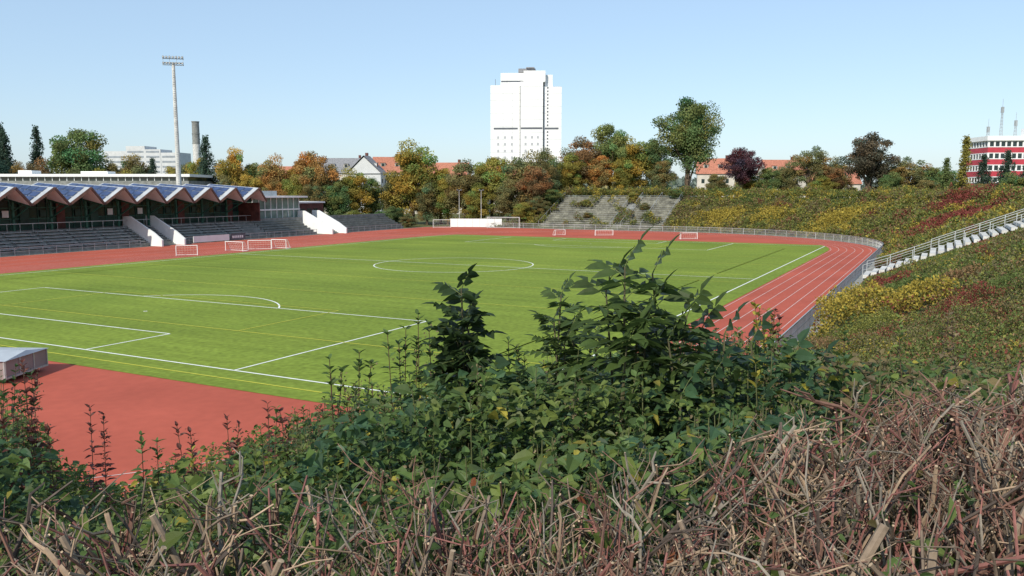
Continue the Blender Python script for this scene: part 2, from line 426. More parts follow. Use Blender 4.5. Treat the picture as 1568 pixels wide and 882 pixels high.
for k in range(7): g.box((k*1.72,0,1.0),(1.66,.06,1.9),0,0);g.box((k*1.72-.85,.06,1.0),(.06,.06,2.1),0,1)
g.finish("white_hoarding",[M_white,M_steel],loc=(-13.5,190.5,0),rot=-.05)
# high jump mat cover
g=MB()
w,d,h=6.4,3.0,1.05
v=[(-w/2,-d/2,.2),(w/2,-d/2,.2),(w/2,d/2,.2),(-w/2,d/2,.2),(-w/2,-d/2,h),(w/2,-d/2,h),(w/2,d/2,h),(-w/2,d/2,h)]
g.add(v,[[0,3,2,1],[0,1,5,4],[1,2,6,5],[2,3,7,6],[3,0,4,7]],0)
g.add([(-w/2-.1,-d/2-.1,h),(w/2+.1,-d/2-.1,h),(w/2+.1,d/2+.1,h),(-w/2-.1,d/2+.1,h),(-w/2,0,h+.2),(w/2,0,h+.2)],[[0,1,5,4],[2,3,4,5],[1,2,5],[3,0,4],[0,3,2,1]],1)
for s in(-1,1):
    for xx in np.linspace(-w/2,w/2,6): g.box((xx*.995,s*(d/2+.02),.62),(.06,.04,.84),0,2)
    for q in(-1,1): g.tube([(q*w*.4,s*(d/2+.0)-.05,.12),(q*w*.4,s*(d/2+.0)+.05,.12)],.12,12,3)
for yy in np.linspace(-d/2,d/2,4): g.box((w/2+.02,yy*.99,.62),(.04,.06,.84),0,2)
g.box((w/2+.02,0,.25),(.05,d,.08),0,2)
M_mc=mat("mat_cover_side",(.26,.21,.20),.6,.1,1);M_mr=mat("mat_cover_roof",(.50,.52,.54),.4,.08,1,.5,metal=.2)
g.finish("high_jump_mat_cover",[M_mc,M_mr,M_steel,M_dark],loc=(-25.5,37.0,.02),rot=math.radians(-3))
# ------------------------------------------------------------------ stair on right bank and terrace on far bank
g=MB()
n=26;SA0,SA1=4.5,13.0
for i in range(n):
    l1=-43.2-.7*i;l0=l1-.66;z=float(Hs(7.,(l0+l1)/2))+.45
    w1=SA1 if i>7 else 9.0
    g.bx(SA0,w1,l0+.16,l1,z-.30,z+.02,0)
    g.bx(SA0+.05,w1-.05,l0-.3,l0+.3,z-.75,z-.31,1)
for a in(4.3,9.2,13.2):
    pp=[]
    for i in range(0 if a<12 else 8,n+1,3):
        l=-43.2-.7*i;z=float(Hs(7.,l))+.35
        g.beam((a,l,z-.4),(a,l,z+1.1),.06,.06,3);pp.append((a,l,z+1.1))
    for p,q in zip(pp[:-1],pp[1:]):
        g.beam(p,q,.05,.05,3);g.beam((p[0],p[1],p[2]-.5),(q[0],q[1],q[2]-.5),.03,.03,3)
g.finish("bank_stair",[M_concw,M_dark,M_conc,M_steel],stad=True)
g=MB()
def rows(l0,l1,m,nr=15,hf=1):
    for i in range(nr):
        a=86.6+i*1.05;z=.35+.46*i
        g.bx(a,a+1.05,l0,l1,max(0,z-1.2),z+.25,m)
        g.bx(a+.25,a+.65,l0+.2,l1-.2,z+.25+.2,z+.25+.26,2)
rows(14,31,0);rows(2.5,11.5,0)
for i in range(30):
    g.bx(86.6+i*.525,87.125+i*.525,11.7,13.8,max(0,.1+.23*i-1),.42+.23*i,1)
for l in(2.3,11.6,13.9,31.1,7):
    pp=[(86.6+i*1.05*2,l,.6+.46*2*i) for i in range(8)]
    for p in pp: g.beam(p,(p[0],p[1],p[2]+1.05),.06,.06,3)
    for p,q in zip(pp[:-1],pp[1:]): g.beam((p[0],p[1],p[2]+1.05),(q[0],q[1],q[2]+1.05),.05,.05,3)
g.finish("old_terrace",[M_old,M_conc,M_conc,M_steel],stad=True)
# ------------------------------------------------------------------ background buildings
def highrise():
    g=MB()
    b=4
    g.bx(-17,-2.9,0,22,b,58.5,0)
    g.bx(-2.5,8.3,-1.5,24,b,60.0,0)
    g.bx(8.7,17.2,.5,22,b,57.8,0)
    g.bx(-2.9,-2.5,1,22,b,58,1);g.bx(8.3,8.7,1.5,22,b,57.5,1)
    g.bx(-12.2,0,2,20,58.5,64.5,0);g.bx(-1.0,9.4,-.5,20,60.0,65.2,0);g.bx(9.0,12.8,2.5,18,57.8,63.6,0)
    g.bx(-3.8,4.5,5,14,65.2,67.0,2);g.bx(-12,-.5,1.9,2,60.2,60.9,1);g.bx(0,4,4,9,67.0,67.5,2)
    g.bx(-15.5,-3.8,-.05,-.0,37.6,38.5,1);g.bx(-2.3,8.1,-1.56,-1.5,37.6,38.5,1);g.bx(9.2,15.8,.44,.5,37.6,38.5,1)
    for z in np.arange(14,36,3.2):
        for x in(-13.8,-10.5,-7.2): g.bx(x,x+1.0,-.04,0,z,z+1.2,3)
        for x in(-.5,2.6,5.4): g.bx(x,x+1.0,-1.54,-1.5,z,z+1.2,3)
    for z in np.arange(12,57,1.6): g.bx(10.2,10.9,.46,.5,z,z+.8,1)
    for z in np.arange(8,58,3.1): g.bx(-17.02,-2.9,-.015,-.0,z,z+.12,3);g.bx(8.7,17.2,.485,.5,z,z+.12,3);g.bx(-2.5,8.3,-1.515,-1.5,z,z+.12,3)
    for x in(-11,-6.5): g.bx(x,x+.12,-.012,0,b,58.4,3)
    g.bx(-15,-14.8,4,4.2,58.5,62,1)
    return g.finish("highrise_tower",[M_hr,M_dark,M_greyroof,M_hjoint],loc=(6.6,400,0),rot=math.radians(-3))
highrise()
def house(name,x,y,w,d,hw,hr,rot,roof,wall=None,floors=3):
    g=MB();g.bx(-w/2,w/2,-d/2,d/2,0,hw,0)
    e=.5
    g.add([(-w/2-e,-d/2-e,hw-.2),(w/2+e,-d/2-e,hw-.2),(w/2+e,d/2+e,hw-.2),(-w/2-e,d/2+e,hw-.2),(-w/2-e,0,hw+hr),(w/2+e,0,hw+hr)],[[0,1,5,4],[2,3,4,5],[0,3,2,1]],1)
    for s in(-1,1): g.add([(s*w/2*.999,-d/2,hw),(s*w/2*.999,d/2,hw),(s*w/2*.999,0,hw+hr-.5)],[[0,1,2]],0)
    for zz_ in np.arange(2,hw-1.5,3.0):
        for xx in np.arange(-w/2+1.5,w/2-1.5,2.8): g.bx(xx,xx+1.1,-d/2-.04,-d/2,zz_,zz_+1.5,2)
        for s in(-1,1):
            for yy in(-d/4,d/4): g.box((s*(w/2+.02),yy,zz_+.7),(.04,1.1,1.5),0,2)
    for xx in np.arange(-w/2+3,w/2-1,5): g.box((xx,-d/4,hw+hr*.45),(1.6,1.8,1.5),0,0);g.box((xx,-d/4-.93,hw+hr*.45),(1.1,.04,1.0),0,2);g.box((xx,-d/4,hw+hr*.45+.82),(1.9,2.2,.15),0,1)
    g.box((w*.3,.6,hw+hr),(.9,.9,2.2),0,3)
    return g.finish(name,[wall or M_render,roof,M_glass,M_redb],loc=(x,y,0),rot=rot)
M_wr=mat("white_render",(.56,.57,.57),.85,.05,.5)
M_wd=mat("window_band",(.28,.31,.34),.4,.1,.5)
house("apartment_house",-42,300,16,11,15,5.5,.2,M_redroof)
house("apartment_house",-51,290,6,12,14.5,6,1.4,M_greyroof,M_wr)
house("apartment_house",-62,310,16,11,15,5.5,.1,M_greyroof)
house("apartment_house",-24,300,16,11,13,5.5,-.1,M_redroof)
house("apartment_house",-4,320,14,11,13,5.5,.1,M_redroof)
house("apartment_house",74,300,13,11,14.5,5.5,-.2,M_redroof)
house("apartment_house",98,300,14,11,14.0,5.5,.1,M_redroof)
house("apartment_house",120,310,18,11,11,5.5,.0,M_redroof)
house("apartment_house",-92,330,18,11,13,5,.1,M_redroof)
g=MB()
for (x0,x1,h) in((-22,-6,32),(-8,4,35),(4,14,33),(14,26,31)):
    g.bx(x0,x1,0+abs(x0)*.02,14,0,h,0)
    for z in np.arange(4,h-1.5,3): g.bx(x0+.8,x1-.8,-.08+abs(x0)*.02,abs(x0)*.02,z,z+1.1,1)
g.finish("white_apartment_block",[M_wr,M_wd],loc=(-226,500,0),rot=-.1)
g=MB();g.tube([(0,0,0),(0,0,28)],[1.7,1.5],20,0);g.tube([(0,0,28),(0,0,37.3)],[1.52,1.45],20,1);
for z in(28,32,37): g.tube([(0,0,z),(0,0,z+.3)],[1.65,1.65],20,1)
g.finish("chimney",[M_concw,M_conc],loc=(-133.5,350,0))
g=MB()
g.bx(0,46,0,16,0,10.6,0);g.bx(-.4,46.4,-.4,16.4,11.5,12.1,1);g.bx(.2,45.8,.2,15.8,10.6,11.5,2)
for x in np.arange(0,46,1.6): g.bx(x,x+.12,.1,.19,10.6,11.5,1)
g.bx(6,9,5,9,12.1,13,1);g.bx(20,26,5,9,12.1,12.8,1)
g.finish("sports_hall",[M_conc,M_white,M_glass],loc=(-118,182,0),rot=.03)
g=MB();
for k in range(5):
    z=5.5+k*3.6
    g.bx(0,34,0,14,z,z+1.7,0);g.bx(.1,33.9,.1,13.9,z+1.7,z+3.6,2)
    g.bx(-.05,34.05,-.05,14.05,z+1.62,z+1.86,1);g.bx(-.05,34.05,-.05,14.05,z+3.35,z+3.58,1)
    for x in np.arange(0,34,1.7): g.bx(x,x+.5,-.03,.1,z+1.86,z+3.35,1)
    for y in np.arange(0,14,1.7): g.bx(-.03,.1,y,y+.5,z+1.86,z+3.35,1)
g.bx(-.6,34.6,-.6,14.6,23.5,24.9,1);g.bx(0,34,0,14,0,5.5,0);g.bx(16,34,2,12,24.9,27.8,1)
g.finish("red_office_building",[M_redp,M_white,M_glass],loc=(145,252,0),rot=-.05)
def antenna(x,y,z0,h):
    g=MB()
    for a in range(3):
        g.beam((.5*math.cos(a*2.1),.5*math.sin(a*2.1),0),(.15*math.cos(a*2.1),.15*math.sin(a*2.1),h),.1)
    for z in np.arange(.5,h,1.0):
        r=.5-.35*z/h
        for a in range(3): g.beam((r*math.cos(a*2.1),r*math.sin(a*2.1),z),(r*math.cos(a*2.1+2.1),r*math.sin(a*2.1+2.1),z+.6),.05)
    g.beam((0,0,h),(0,0,h+2.5),.07)
    for k in range(3): g.box((.35*math.cos(k*2.1),.35*math.sin(k*2.1),h-.8),(.25,.25,1.8),0)
    g.finish("antenna_mast",[M_steel],loc=(x,y,z0))
antenna(151,256,24.9,9);antenna(156,257,24.9,5);antenna(147,256,24.9,3);antenna(163,257,27.8,4)
# ------------------------------------------------------------------ trees
def tree_mesh(name,kind,seed,nc=60,nl=260,ls=.21):
    r=np.random.default_rng(seed);g=MB()
    P=[];Nn=[];Cc=[]
    if kind in('broad','low','tall','slim','sparse'):
        cz,rx,rz,cr={'broad':(6.3,2.7,2.9,.9),'low':(5.0,2.75,4.0,.95),'tall':(6.2,2.5,3.3,.8),'slim':(5.2,2.2,4.3,.9),'sparse':(6.4,2.8,2.8,.75)}[kind]
        g.tube([(0,0,-1),(.08,.03,2),(0,-.08,4.5),(.1,0,7.5)],[.30,.23,.16,.05],8,1)
        for i in range(nc):
            d=r.normal(size=3);d/=np.linalg.norm(d);q=r.random()**.42
            taper=1-.25*max(0,d[2]) if kind!='slim' else 1-.6*abs(d[2])
            lob=1+.18*math.sin(3*math.atan2(d[1],d[0])+seed)+.12*math.sin(5*d[2]+seed)
            c=np.array([d[0]*rx*q*taper*lob,d[1]*rx*q*taper*lob,cz+d[2]*rz*q])
            if i<16:
                b=np.array([0,0,1.6+3.2*r.random()]);mid=(b+c)/2+r.normal(size=3)*.2
                g.tube([b,mid,c],[.10,.06,.02],5,1)
            rad=cr*(.6+.6*r.random())
            m=int(nl*(.7+.6*r.random()))
            v=r.normal(size=(m,3));v/=np.linalg.norm(v,axis=1)[:,None]
            rr=rad*(.35+.75*r.random(m)**.6)[:,None]
            P.append(c+v*rr*[1,1,.72]);Nn.append(v*.9+r.normal(size=(m,3))*.4+[0,0,.35])
            br=.72+.56*r.random();hu=r.normal()*.10
            cc=np.ones((m,3))*br*(.8+.4*r.random((m,1)));cc[:,0]*=1+hu*2.2;cc[:,2]*=1-hu
            Cc.append(cc)
    else:
        g.tube([(0,0,-1),(0,0,5),(0,0,9.8)],[.25,.15,.03],7,1)
        z=.9
        while z<9.9:
            R=(2.6 if kind=='conifer' else .9)*(1-z/10.2)**.8+.12
            k=max(4,int(R*6))
            for j in range(k):
                an=r.random()*6.28
                RR=R*(.75+.4*r.random())
                m=max(14,int(nl*.45))
                t=r.random(m)**.7
                pos=np.stack([np.cos(an)*RR*t,np.sin(an)*RR*t,z-.35*RR*t+.15*r.normal(size=m)],1)+r.normal(size=(m,3))*.13
                P.append(pos);Nn.append(r.normal(size=(m,3))*.5+[np.cos(an)*.5,np.sin(an)*.5,.6])
                Cc.append(np.ones((m,3))*(.6+.7*r.random())*(.8+.4*r.random((m,1))))
            z+=.34
    P=np.concatenate(P);Nn=np.concatenate(Nn);Cc=np.concatenate(Cc);m=len(P)
    D=r.normal(size=(m,3))
    g.leaves(P,D,Nn,ls*(.7+.6*r.random(m)),ls*.75*(.7+.6*r.random(m)),Cc,0)
    return g.finish(name,[M_leafT,M_bark],link=False)
TM={'broad':[tree_mesh("broad_tree",'broad',s) for s in(1,2,3)],'low':[tree_mesh("low_tree",'low',s,75) for s in(4,5,6)],
 'tall':[tree_mesh("tall_tree",'tall',7,120,210,.16)],'slim':[tree_mesh("slim_tree",'slim',8)],
 'sparse':[tree_mesh("sparse_tree",'sparse',s,50,190,.2) for s in(9,10)],
 'conifer':[tree_mesh("conifer",'conifer',s,0,80,.22) for s in(11,12)],'cypress':[tree_mesh("cyp",'cypress',13,0,60,.22)]}
cnt=0
def tree(x,y,h,w,kind,col,name=None,base=None):
    global cnt;cnt+=1
    me=TM[kind][cnt%len(TM[kind])]
    nm=name or {'broad':'broadleaf_tree','low':'broadleaf_tree','tall':'poplar_tree','slim':'broadleaf_tree','sparse':'broadleaf_tree','conifer':'conifer_tree','cypress':'columnar_tree'}[kind]
    o=bpy.data.objects.new(nm,me);scene.collection.objects.link(o)
    b=float(Hw(x,y)) if base is None else base
    wn={'conifer':5.2,'cypress':1.9}.get(kind,7.0)
    o.location=(x,y,b);o.scale=(w/wn,w/wn,h/10.0);o.rotation_euler=(0,0,cnt*1.7)
    k=1.45
    o.color=(col[0]*k+.004,col[1]*k+.006,col[2]*k+.014,1)  # small bluish lift: distance haze painted into the tree colour
G1=(.125,.160,.048);G2=(.085,.125,.040);YG=(.23,.205,.040);OL=(.175,.155,.055);OR=(.33,.19,.055);YE=(.32,.245,.048);BR=(.23,.135,.055);PU=(.085,.035,.038);DG=(.045,.075,.044);LG=(.16,.195,.058)
T=[(-136,220,26,11,'conifer',DG),(-132,215,24,10,'conifer',DG),(-127.5,222,25.5,9,'conifer',DG),(-142,218,26,12,'conifer',DG),(-134,205,20,12,'low',DG),(-139,210,21,12,'low',DG),(-129,208,17,10,'low',DG),
(-117,222,27,18,'broad',G1),(-124,215,18,10,'low',BR),(-127,212,17,8,'low',OR),(-108,225,18,10,'low',OL),(-101,222,19,13,'broad',OL),(-96,220,17,8,'conifer',DG),(-91,222,17,9,'low',YG),(-104,210,15,9,'low',YG),(-112,212,15,10,'low',OL),(-87,212,15,9,'low',YG),(-98,212,14.5,9,'low',YG),
(-74,200,21.5,9,'conifer',DG),(-78,205,19,9,'low',YG),(-69,203,20,10,'broad',YE),(-83,208,16,9,'low',OL),(-65,206,17.5,8,'low',G1),
(-59.5,203,18.4,11,'low',OR),(-49.5,202,19.8,13,'broad',OR),(-54,206,16,9,'low',YG),(-53,199,13,9,'low',YG),(-45,208,15.5,8,'low',OL),(-63,198,14,9,'low',YE),(-68,196,13,8,'low',OL),(-57,197,12,8,'low',OR),(-48,197,12,8,'low',OL),
(-39,205,15,12,'low',YG),(-35,208,12.5,7,'low',G1),(-43,200,12,9,'low',G1),(-25,206,22.5,16,'low',YG),(-30,208,14,9,'low',OL),(-18,207,16,10,'low',YG),(-21,203,12,9,'low',OL),
(-11.5,200,17,12,'low',OL),(-5,201,18,13,'broad',YG),(3,200,18.5,14,'low',OL),(8,203,16,10,'low',OL),(-16,204,13,9,'low',YG),(-1,196.5,12,10,'low',OL),(-8,196,11,9,'low',YG),(5.5,196,13,10,'low',BR),
(11,214,17,11,'broad',G1),(18,213,16.5,13,'low',BR),(25.6,214,20.5,12,'broad',LG),(31,212,17,13,'low',YG),(36.6,214,17.5,11,'broad',G2),(22,210,12,9,'low',OR),(28,209,11,9,'low',YG),(15,209,12,9,'low',YG),(38,209,11,8,'low',OL),
(46,215,29.5,21,'tall',G1),(57,206,14.8,11,'broad',PU,'purple_beech_tree'),(64,205,10,8,'low',G1),(69,206,11,9,'low',OL),(72.5,201,15,12.5,'sparse',OL),(77,200,11,9,'low',BR),(80,203,13,9,'low',OL),
(82.2,190,17.2,15,'sparse',(.10,.085,.05)),(82.8,191,15,11,'sparse',(.10,.09,.05)),(88,192,11,9,'low',OL),(91.5,190,12.5,11,'sparse',OL),(96,190,11,9,'low',G1),(100,190,10.5,10,'low',G1),(98.8,180,15.7,3.8,'cypress',YG),(96,182,11,3,'cypress',G1),
(103,180,12.0,7,'conifer',DG),(107,178,13,8,'conifer',DG),(111,176,13.5,9,'conifer',DG),(116,176,14,9,'conifer',DG),(61,209,8,8,'low',YG),(52,209,8,7,'low',OL),(86,186,8,8,'low',G1),(74,196,7,8,'low',YG),(93,184,7,8,'low',OL),(105,172,8.5,8,'low',G1),(109,170,9,9,'low',G2),(99,174,6,7,'low',OL),(113,170,9,9,'low',G2)]
for t in T: tree(*t[:6],name=t[6] if len(t)>6 else None)
for a,l,h,w,c in((50,65,4,4,PU),(56,64.8,4.5,5,DG),(60,65,4.2,5,G2),(64,65.5,5,6,YG),(68,65,4.5,5,G2),(73,64,5,6,G1),(77,60,4,5,OL),(80,66,6,6,G2),(89,36,5,7,YG),(92,34,5,6,OL),(97,33,5,7,G1),(99,13,3,3.5,YG),(95,9,2.2,3,OL),(101,4,3,4,G1),(91,21,1.6,3,OL),(97,24,2,3.4,YG)):
    x,y=toW(a,l);tree(x,y,h,w,'low',c,name="shrub",base=(-.5 if l>40 else None))
g=MB();N_=26000
an=rng.uniform(-.95,.95,N_);rr=rng.uniform(330,470,N_);x=rr*np.tan(an)*.9;y=rr
hh=9+6*fbm(x*.03,y*.01,4);z=hh*rng.random(N_)**.5
c=np.array((.20,.21,.12))*(.7+.7*rng.random((N_,1)))*np.where(vn(x*.05,y*.02,8)[:,None]>.6,np.array([1.4,1.1,.8]),np.array([.9,1.05,1.5]))  # leaf colour paled and blued, air haze painted in
g.leaves(np.stack([x,y,z],1),rng.normal(size=(N_,3)),rng.normal(size=(N_,3))+[0,-.5,.5],2.2,1.8,c)
g.finish("distant_treeline",[M_leaf])
# ------------------------------------------------------------------ bank vegetation
PAL=np.array([(.110,.148,.042),(.195,.200,.048),(.175,.150,.075),(.22,.06,.045),(.36,.28,.05),(.23,.145,.07)])
prof_u=np.array([0,40,70,130,180,220,300,380,430,500,560,640,700,780,850,930,1000,1100,1180,1260,1400,1568])
prof_t=np.array([580,635,700,745,760,720,690,665,640,610,588,570,562,565,545,528,510,500,505,528,545,550])
PU_=(prof_u-784)/1250.;PT_=(prof_t-291)/1250.
def cap_t(u): return np.interp(u,PU_,PT_)
SP=((18.6,46,3.4,4,2.4),(21.3,42.5,2.2,4,1.7),(19.8,35,1.4,3,1.1),(15.3,44,1.3,3,1.2),(24,50,2.6,0,1.2),(28,60,2.0,3,.9),(17,38,1.6,1,1.3),(22,36,1.8,0,1.2),(13.6,36.5,1.5,5,1.3),(26,47,1.4,5,1.1),(64,118,7,3,.8),(72,132,5,3,.8),(60,150,6,4,1.2),(44,170,5,4,1.2),(52,165,4,4,1.2))
def patchcol(x,y,r):
    m=len(x);n1=fbm(x*.22,y*.16,1);n2=fbm(x*.5+9,y*.33,2);n3=vn(x*.9,y*.6,19);u=x/y
    p=np.zeros(m,int)
    q=n1+.18*r.normal(size=m)
    far=(y>90)
    p[q>np.where(far,.38,.50)]=1;p[q>np.where(far,.72,.66)]=2
    q2=n2+.05*(n3-.5)+.08*r.normal(size=m)
    p[(q2>np.where(far,.66,.78))]=4
    p[(q2<np.where(far,.20,.25))&(u>.3)]=3
    p[(q2<.34)&(q2>=.25)]=5
    for cx,cy,rad,k,h_ in SP:
        dd=np.hypot(x-cx,y-cy)/rad+.25*r.normal(size=m)+.25*(vn(x*1.3,y*1.3,9)-.5);p[dd<.85]=k
    c=PAL[p]*(.6+.8*r.random((m,1)))
    return c
g=MB()
for (y0,y1,dens,ls,hmx) in((9,18,1000,.055,1.3),(18,40,480,.09,1.3),(40,90,180,.16,1.4),(90,235,60,.32,1.7)):
    area=(y1-y0)*(2*.82*(y0+y1)/2);n=int(area*dens)
    y=np.sqrt(rng.uniform(y0*y0,y1*y1,n));x=rng.uniform(-.82,.82,n)*y
    a,l=toS(x,y);s=sd(a,l)
    terr=(a>85.8)&(a<103)&(l>2)&(l<31.5)&(vn(a*.45,l*.45,71)<.74)
    ok=(s>1.3)&(s<25)&(l<44)&~((a>SA0-.6)&(a<SA1+.6)&(l<-42)&(l>-62))&~terr
    x,y,a,l,s=x[ok],y[ok],a[ok],l[ok],s[ok];n=len(x)
    hs=.12+hmx*np.clip(fbm(x*.55,y*.55,11)*1.7-.35,0,1.3)*(.5+.7*vn(x*1.9,y*1.9,12))
    hs=np.where(s>16.5,hs+1.0*vn(x*.3,y*.3,5),hs)
    for cx,cy,rad,k_,hh in SP:
        dd=np.hypot(x-cx,y-cy)/rad;hs=np.where(dd<1,np.maximum(hs,hh*np.sqrt(np.clip(1-dd*dd,0,1))*(.8+.4*vn(x*2,y*2,3))),hs)
    hs=np.where((a>-9)&(a<SA0)&(l<-43),np.minimum(hs,.25),hs)
    gz=Hs(a,l)
    gz=np.where((a>85.8)&(a<103)&(l>2)&(l<31.5),.9+.44*(a-86.6),gz)
    u=x/y
    lim=EYE-cap_t(u)*y-gz
    hs=np.where((u<.28)&(y<40),np.minimum(hs,np.maximum(lim,.12)),hs)
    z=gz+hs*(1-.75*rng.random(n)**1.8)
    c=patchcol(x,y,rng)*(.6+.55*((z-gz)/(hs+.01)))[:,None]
    D=rng.normal(size=(n,3))+[0,0,.3];N=rng.normal(size=(n,3))*.7+[0,-.1,.7]
    L=ls*(.6+.8*rng.random(n))
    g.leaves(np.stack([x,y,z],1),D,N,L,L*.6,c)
g.finish("bank_shrubbery",[M_leaf])
# ------------------------------------------------------------------ near weeds and shrubs
class Acc:
    def __init__(s): s.P=[];s.D=[];s.N=[];s.L=[];s.W=[];s.C=[]
    def put(s,P,D,N,L,W,C):
        s.P.append(np.atleast_2d(P));s.D.append(np.atleast_2d(D));s.N.append(np.atleast_2d(N));s.L.append(np.atleast_1d(L));s.W.append(np.atleast_1d(W));s.C.append(np.atleast_2d(C))
    def flush(s,g,mat=0,**k):
        g.leaves(np.concatenate(s.P),np.concatenate(s.D),np.concatenate(s.N),np.concatenate(s.L),np.concatenate(s.W),np.concatenate(s.C),mat,full=True,**k)
DKG=np.array((.065,.115,.036));MDG=np.array((.100,.160,.043));BLG=np.array((.058,.118,.052));LTG=np.array((.18,.235,.055));RED=np.array((.17,.06,.045));YLW=np.array((.36,.31,.05));SEED=np.array((.24,.18,.10))
def weed(g,A,x,y,zt,r,col,leaf=.075,ratio=.45,bare=.25,stemcol=(.09,.10,.04),sp=.055,head=False):
    zb=float(Hw(x,y));h=zt-zb
    if h<.12:return
    lean=r.normal(size=2)*.15*h
    k=6;t=np.linspace(0,1,k)
    pts=np.stack([x-lean[0]*(1-t)**1.5,y-lean[1]*(1-t)**1.5,zb+h*t],1)
    g.tube(pts,np.linspace(.006,.0018,k),4,1,stemcol,cap=False)
    n=max(4,int(h*(1-bare)/sp));tt=np.linspace(bare,1,n)+r.normal(size=n)*.01;tt=np.clip(tt,0,1)
    pp=np.stack([np.interp(tt,t,pts[:,i]) for i in range(3)],1)
    az0=r.random()*6.28
    for s in(0,1):
        az=az0+np.arange(n)*1.57+s*math.pi+r.normal(size=n)*.3
        up=np.where(tt>.9,.9,.15)+r.normal(size=n)*.2
        D=np.stack([np.cos(az),np.sin(az),up],1)
        sz=leaf*(.45+.85*np.sqrt(np.clip(1.03-tt,0,1)))*(.75+.5*r.random(n))
        N=np.tile([0,0,1.],(n,1))+r.normal(size=(n,3))*.25
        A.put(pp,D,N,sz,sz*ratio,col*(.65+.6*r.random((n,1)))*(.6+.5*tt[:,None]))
    if head:
        m=60;q=1-.22*r.random(m)
        pj=np.stack([np.interp(q,t,pts[:,i]) for i in range(3)],1)+r.normal(size=(m,3))*[.018,.018,.01]
        A.put(pj,r.normal(size=(m,3))-[0,0,.6],r.normal(size=(m,3)),np.full(m,.014),np.full(m,.009),SEED*(.6+.8*r.random((m,1))))
def pinnate(g,A,x,y,zt,r,col,nl=9,rl=.2,ll=.075,lw=.03,h=None,pairs=4,spread=.5,base=None,up0=.9):
    zb=float(Hw(x,y));
    k=6;t=np.linspace(0,1,k);lean=r.normal(size=2)*.12
    pts=np.stack([x-lean[0]*(1-t),y-lean[1]*(1-t),zb+(zt-rl*.6-zb)*t],1)
    g.tube(pts,np.linspace(.012,.004,k),5,1,(.12,.11,.06),cap=False)
    hh=h or .6
    for i in range(nl):
        f=1-(i/nl)**1.0*hh/(zt-zb)
        p0=np.array([np.interp(f,t,pts[:,j]) for j in range(3)])
        az=i*2.4+r.normal()*.3;up=up0*(1-i/nl)+.15+r.normal()*.1
        if i==0: up=2.5
        d=np.array([math.cos(az),math.sin(az),up]);d/=np.linalg.norm(d)
        rlen=rl*(.75+.4*i/nl)*(.9+.2*r.random())
        q=np.linspace(0,1,5);rp=p0+d*rlen*q[:,None]+np.array([0,0,-1])*(rlen*.28*q**2)[:,None]
        g.tube(rp,np.linspace(.0028,.0012,5),4,1,(.12,.15,.05),cap=False)
        side=np.cross(d,[0,0,1.]);side/=np.linalg.norm(side)+1e-6
        nn=np.cross(side,d)
        cc=col*(.7+.5*r.random())
        for j in range(pairs):
            qq=.3+.62*j/max(1,pairs-1)*.98
            pj=np.array([np.interp(qq,q,rp[:,c]) for c in range(3)])
            for s in(-1,1):
                dd=side*s+d*.55+np.array([0,0,-.25])+r.normal(size=3)*.08
                sc=(.75+.35*math.sin(math.pi*min(1,qq)))*(.9+.2*r.random())
                A.put(pj,dd,nn+r.normal(size=3)*.12,ll*sc,lw*sc,cc*(.85+.3*r.random()))
        A.put(rp[-1],d+np.array([0,0,-.35]),nn,ll*1.1,lw*1.1,cc)
r=np.random.default_rng(21)
g=MB();A=Acc()
n=2300
d=np.sqrt(r.uniform(2.2**2,9.0**2,n));u=r.uniform(-.78,.78,n);xx=u*d
for x,y,uu in zip(xx,d,u):
    gz=float(Hw(x,y));top=EYE-float(cap_t(uu))*y*(1.0+.04*r.random())
    hmax=2.5 if uu<.4 else 1.5
    h=min(top-gz,hmax)*(.62+.40*r.random())
    if y<3.0: h=min(h,1.0)
    h=max(h,.25)
    q=r.random()
    nn_=float(vn(np.array(x*.9),np.array(y*.9),31))
    col=MDG if nn_<.42 else (DKG if nn_<.58 else LTG*.85)
    sc=(.13,.14,.06)
    if uu>.36 and q<.4: col=np.array((.19,.15,.065)) 
    if uu<-.15 and q<.14: col=RED*.9;sc=(.16,.07,.045)
    if q>.97: col=YLW
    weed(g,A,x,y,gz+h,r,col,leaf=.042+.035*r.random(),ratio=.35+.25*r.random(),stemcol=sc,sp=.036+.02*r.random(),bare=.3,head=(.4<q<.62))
for x,y,z,c in((-.91,4,7.72,MDG),(-.78,4.1,7.74,MDG),(-.65,4.2,7.82,MDG),(-.5,4.3,7.90,MDG),(-.56,4.25,7.83,DKG),(-.95,4.2,7.6,LTG),(-.7,4.0,7.6,MDG),(-1.9,4.5,7.24,RED),(-1.87,4,7.34,MDG),(-2.65,5,7.2,RED),(-2.75,4.5,7.6,RED),(-2.6,4.3,7.35,RED),(-2.85,4.6,7.55,DKG),(-2.7,4.2,7.4,RED),(-2.8,4.4,7.5,DKG),(-1.38,4.5,7.36,RED),(-1.3,4.4,7.36,MDG),(1.5,5,7.88,YLW),(1.58,5,7.82,YLW),(1.66,5.1,7.8,RED),(-.02,4.2,7.78,MDG),(.02,4.3,7.72,LTG),(-1.65,4.6,7.25,RED),(.4,4.2,7.88,MDG),(1.9,4.6,7.75,MDG),(2.3,4.8,7.8,LTG),(2.6,4.8,7.82,SEED)):
    c=np.array(c)
    for k in range(2):
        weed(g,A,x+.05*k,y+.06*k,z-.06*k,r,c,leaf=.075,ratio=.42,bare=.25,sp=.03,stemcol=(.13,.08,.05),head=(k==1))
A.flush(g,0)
g.finish("weed",[M_leafN,M_stem])
g=MB();n=125000
d=np.sqrt(r.uniform(1.9**2,9.5**2,n));u=r.uniform(-.8,.8,n);x=u*d
gz=Hw(x,d);lump=.50+.62*fbm(x*1.6,d*1.6,17)
hs=np.clip((EYE-cap_t(u)*d-gz)*lump,.15,2.1)
hs=np.where(d<3,np.minimum(hs,.95),hs);hs=np.where(u>.42,np.minimum(hs,1.25),hs)
